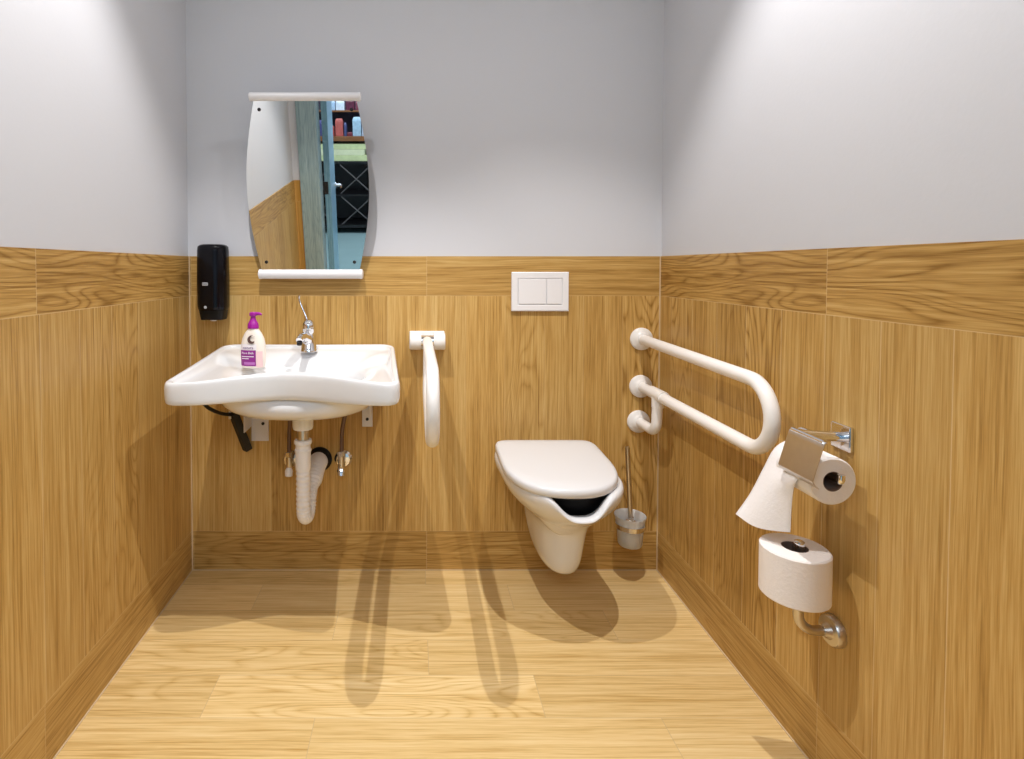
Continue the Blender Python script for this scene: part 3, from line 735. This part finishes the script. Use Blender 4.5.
for k in range(N_):
    bm.faces.new((A_[0][k], A_[0][k+1], A_[1][k+1], A_[1][k])); bm.faces.new((B_[0][k], B_[1][k], B_[1][k+1], B_[0][k+1]))
    bm.faces.new((A_[0][k], B_[0][k], B_[0][k+1], A_[0][k+1])); bm.faces.new((A_[1][k], A_[1][k+1], B_[1][k+1], B_[1][k]))
bm.faces.new((A_[0][0], A_[1][0], B_[1][0], B_[0][0])); bm.faces.new((A_[0][-1], B_[0][-1], B_[1][-1], A_[1][-1]))
loc(obj('flap_cover', bm, BRUSHED, angle=30), ph)
bm = bmesh.new(); tube(bm, [(hx+.003, hy0+.006, hz+.003), (hx+.003, hy1-.004, hz+.003)], .0055, 14); loc(obj('hinge_rod', bm, CHROME), ph)
rcx, rcz, rR = .866, .727, .0495                         # roll axis
ry0, ry1 = 1.128, 1.235
bm = bmesh.new(); tube(bm, smooth_path([(rcx+.012, 1.190, .8035), (rcx+.012, ry1+.010, .8035), (rcx+.008, ry1+.010, rcz+.004), (rcx+.006, ry0-.014, rcz+.004), (rcx+.006, ry0-.014, rcz+.020)], [.010,.010,.007], 6), .0068, 14); loc(obj('spindle', bm, CHROME), ph)
def roll(name, label, c, axis, R_, rc, length, mat, parent=None):
    t = thing(name, label, 'toilet paper', c)
    bm = bmesh.new()
    lathe(bm, [(0,rc),(0,R_-.003),(.003,R_),(length-.003,R_),(length,R_-.003),(length,rc),(0,rc)], (0,0,0), axis, 56, cap=False)
    obj('paper', bm, mat, t, angle=35)
    bm = bmesh.new(); lathe(bm, [(.0005,rc),(.0005,rc-.0015),(length-.0005,rc-.0015),(length-.0005,rc),(.0005,rc)], (0,0,0), axis, 36, cap=False); obj('cardboard_core', bm, CORE, t, angle=35)
    return t
ur_ = roll('toilet_paper_roll', 'white toilet paper roll under the chrome flap with a hanging sheet', (rcx, ry0, rcz), (0,1,0), rR, .021, ry1-ry0, PAPER)
# hanging sheet: leaves the roll over the top, drops outside the flap and twists away at the bottom
def sheet():
    far = catmull([(rcx+.014, ry1+.002, rcz+rR-.001), (rcx-.010, ry1+.012, rcz+rR+.001), (rcx-.034, 1.262, rcz+.026), (rcx-.050, 1.280, rcz-.030), (rcx-.072, 1.292, rcz-.092), (rcx-.098, 1.302, rcz-.146)], 6)
    near = catmull([(rcx+.014, ry0+.002, rcz+rR-.001), (rcx-.010, ry0+.003, rcz+rR-.001), (rcx-.0385, ry0+.008, rcz+.032), (rcx-.052, 1.158, rcz-.006), (rcx-.047, 1.180, rcz-.050), (rcx-.045, 1.190, rcz-.136)], 6)
    bm = bmesh.new(); n = 12; rows = []
    for i, (f, q) in enumerate(zip(far, near)):
        t = i/(len(far)-1)
        r = []
        for k in range(n+1):
            s = k/n; p = q.lerp(f, s)
            bow = math.sin(PI*s)*sstep(.35, 1, t)
            p = p + Vector((-.012*bow+.0015*math.sin(s*9+t*7)*t, 0, -.010*bow*t))
            r.append(p)
        rows.append(r)
    T_ = [[bm.verts.new(p) for p in r] for r in rows]
    U_ = [[bm.verts.new(p+Vector((.0007,0,-.0005))) for p in r] for r in rows]
    m_ = len(rows)
    for i in range(m_-1):
        for k in range(n):
            bm.faces.new((T_[i][k], T_[i][k+1], T_[i+1][k+1], T_[i+1][k])); bm.faces.new((U_[i][k], U_[i+1][k], U_[i+1][k+1], U_[i][k+1]))
    for i in range(m_-1):
        bm.faces.new((T_[i][0], T_[i+1][0], U_[i+1][0], U_[i][0])); bm.faces.new((T_[i][n], U_[i][n], U_[i+1][n], T_[i+1][n]))
    return bm
loc(obj('hanging_sheet', sheet(), PAPER, angle=180), ur_)

# spare roll on an upright post
sx_, sy_, sz_ = .845, 1.205, .443
sp_ = thing('spare_roll_holder', 'steel spare roll holder with round rosette low on the right wall', 'toilet roll holder', (XR, 1.222, .365))
bm = bmesh.new(); lathe(bm, [(0,.034),(.010,.034),(.016,.030),(.018,.018),(.030,.0125)], (XR, 1.205, .362), (-1,0,0), 36); loc(obj('rosette', bm, BRUSHED), sp_)
bm = bmesh.new(); tube(bm, smooth_path([(XR-.012, 1.205, .362), (sx_+.008, 1.205, .362), (sx_+.008, sy_, .556)], .040, 10), .0105, 20); loc(obj('post', bm, BRUSHED), sp_)
bm = bmesh.new(); lathe(bm, [(0,.0105),(.004,.0115),(.010,.010),(.013,.005)], (sx_+.008, sy_, .553), (0,0,1), 18); loc(obj('post_cap', bm, CHROME), sp_)
roll('toilet_paper_roll', 'thick spare white toilet paper roll standing upright on the lower steel post', (sx_-.002, sy_, sz_), (0,0,1), .0675, .026, .108, PAPERW)

# ------------------------------------------------------------------ lamps
LENS = plain('lamp_lens', (1,1,1), .4, emit=(1.0,.86,.66), estr=8)
def downlight(x, y, label):
    d = thing('downlight', label, 'ceiling light', (x, y, ZC), group='recessed ceiling lights')
    bm = bmesh.new(); lathe(bm, [(0,.055),(-.004,.055),(-.006,.050),(-.003,.040),(.0,.038)], (0,0,0), (0,0,1), 40); obj('trim_ring', bm, CHROME, d)
    bm = bmesh.new(); lathe(bm, [(-.002,.037),(-.0025,.030),(-.003,.01)], (0,0,0), (0,0,1), 30); obj('lens', bm, LENS, d)
    for watts, size, blend, col in ((MAIN, 86, .5, (1,.965,.94)), (SPILL, 172, 1.0, (.97,.97,1.0))):   # reflector beam and wide spill of the same lamp
        l = bpy.data.lights.new('downlight_lamp', 'SPOT'); l.energy = watts; l.color = col; l.spot_size = math.radians(size); l.spot_blend = blend; l.shadow_soft_size = .012
        o = bpy.data.objects.new('downlight_lamp', l); link(o, d); o.location = (0, 0, -.03)
    return d
MAIN, SPILL = 80, 17
def area(name, loc_, rot, sx, sy, watts, col):
    l = bpy.data.lights.new(name, 'AREA'); l.shape = 'RECTANGLE'; l.size = sx; l.size_y = sy; l.energy = watts; l.color = col
    o = bpy.data.objects.new(name, l); link(o); o.location = loc_; o.rotation_euler = rot; return o
for lx_, lb_ in ((-.42, 'left recessed ceiling light above the washbasin side of the room'), (.50, 'right recessed ceiling light above the toilet side of the room')):
    downlight(lx_, 1.14, lb_)
area('hall_daylight', (0, -2.2, ZC+.10), (0,0,0), 3.0, 2.4, 120, (.74,.85,1.0))

w = bpy.data.worlds.new('world'); S.world = w; w.use_nodes = True
w.node_tree.nodes['Background'].inputs[0].default_value = (.7,.8,1,1); w.node_tree.nodes['Background'].inputs[1].default_value = .3

# ------------------------------------------------------------------ camera
F = 550.0; PXC = 415.0; PIT = math.radians(1.5); PYC = 267.8+F*math.tan(PIT)
cam = bpy.data.cameras.new('camera'); co = bpy.data.objects.new('camera', cam); link(co)
cam.sensor_width = 36; cam.sensor_fit = 'HORIZONTAL'; cam.lens = F/1024*36
cam.shift_x = (512-PXC)/1024; cam.shift_y = (PYC-379.5)/1024
cam.clip_start = .02
co.location = (0, 0, 1.170); co.rotation_euler = (PI/2-PIT, 0, 0)
S.camera = co
vs = S.view_settings
S.display_settings.display_device = 'sRGB'
vs.view_transform = 'Standard'; vs.look = 'None'; vs.gamma = 1; vs.exposure = 0.12; vs.use_curve_mapping = False
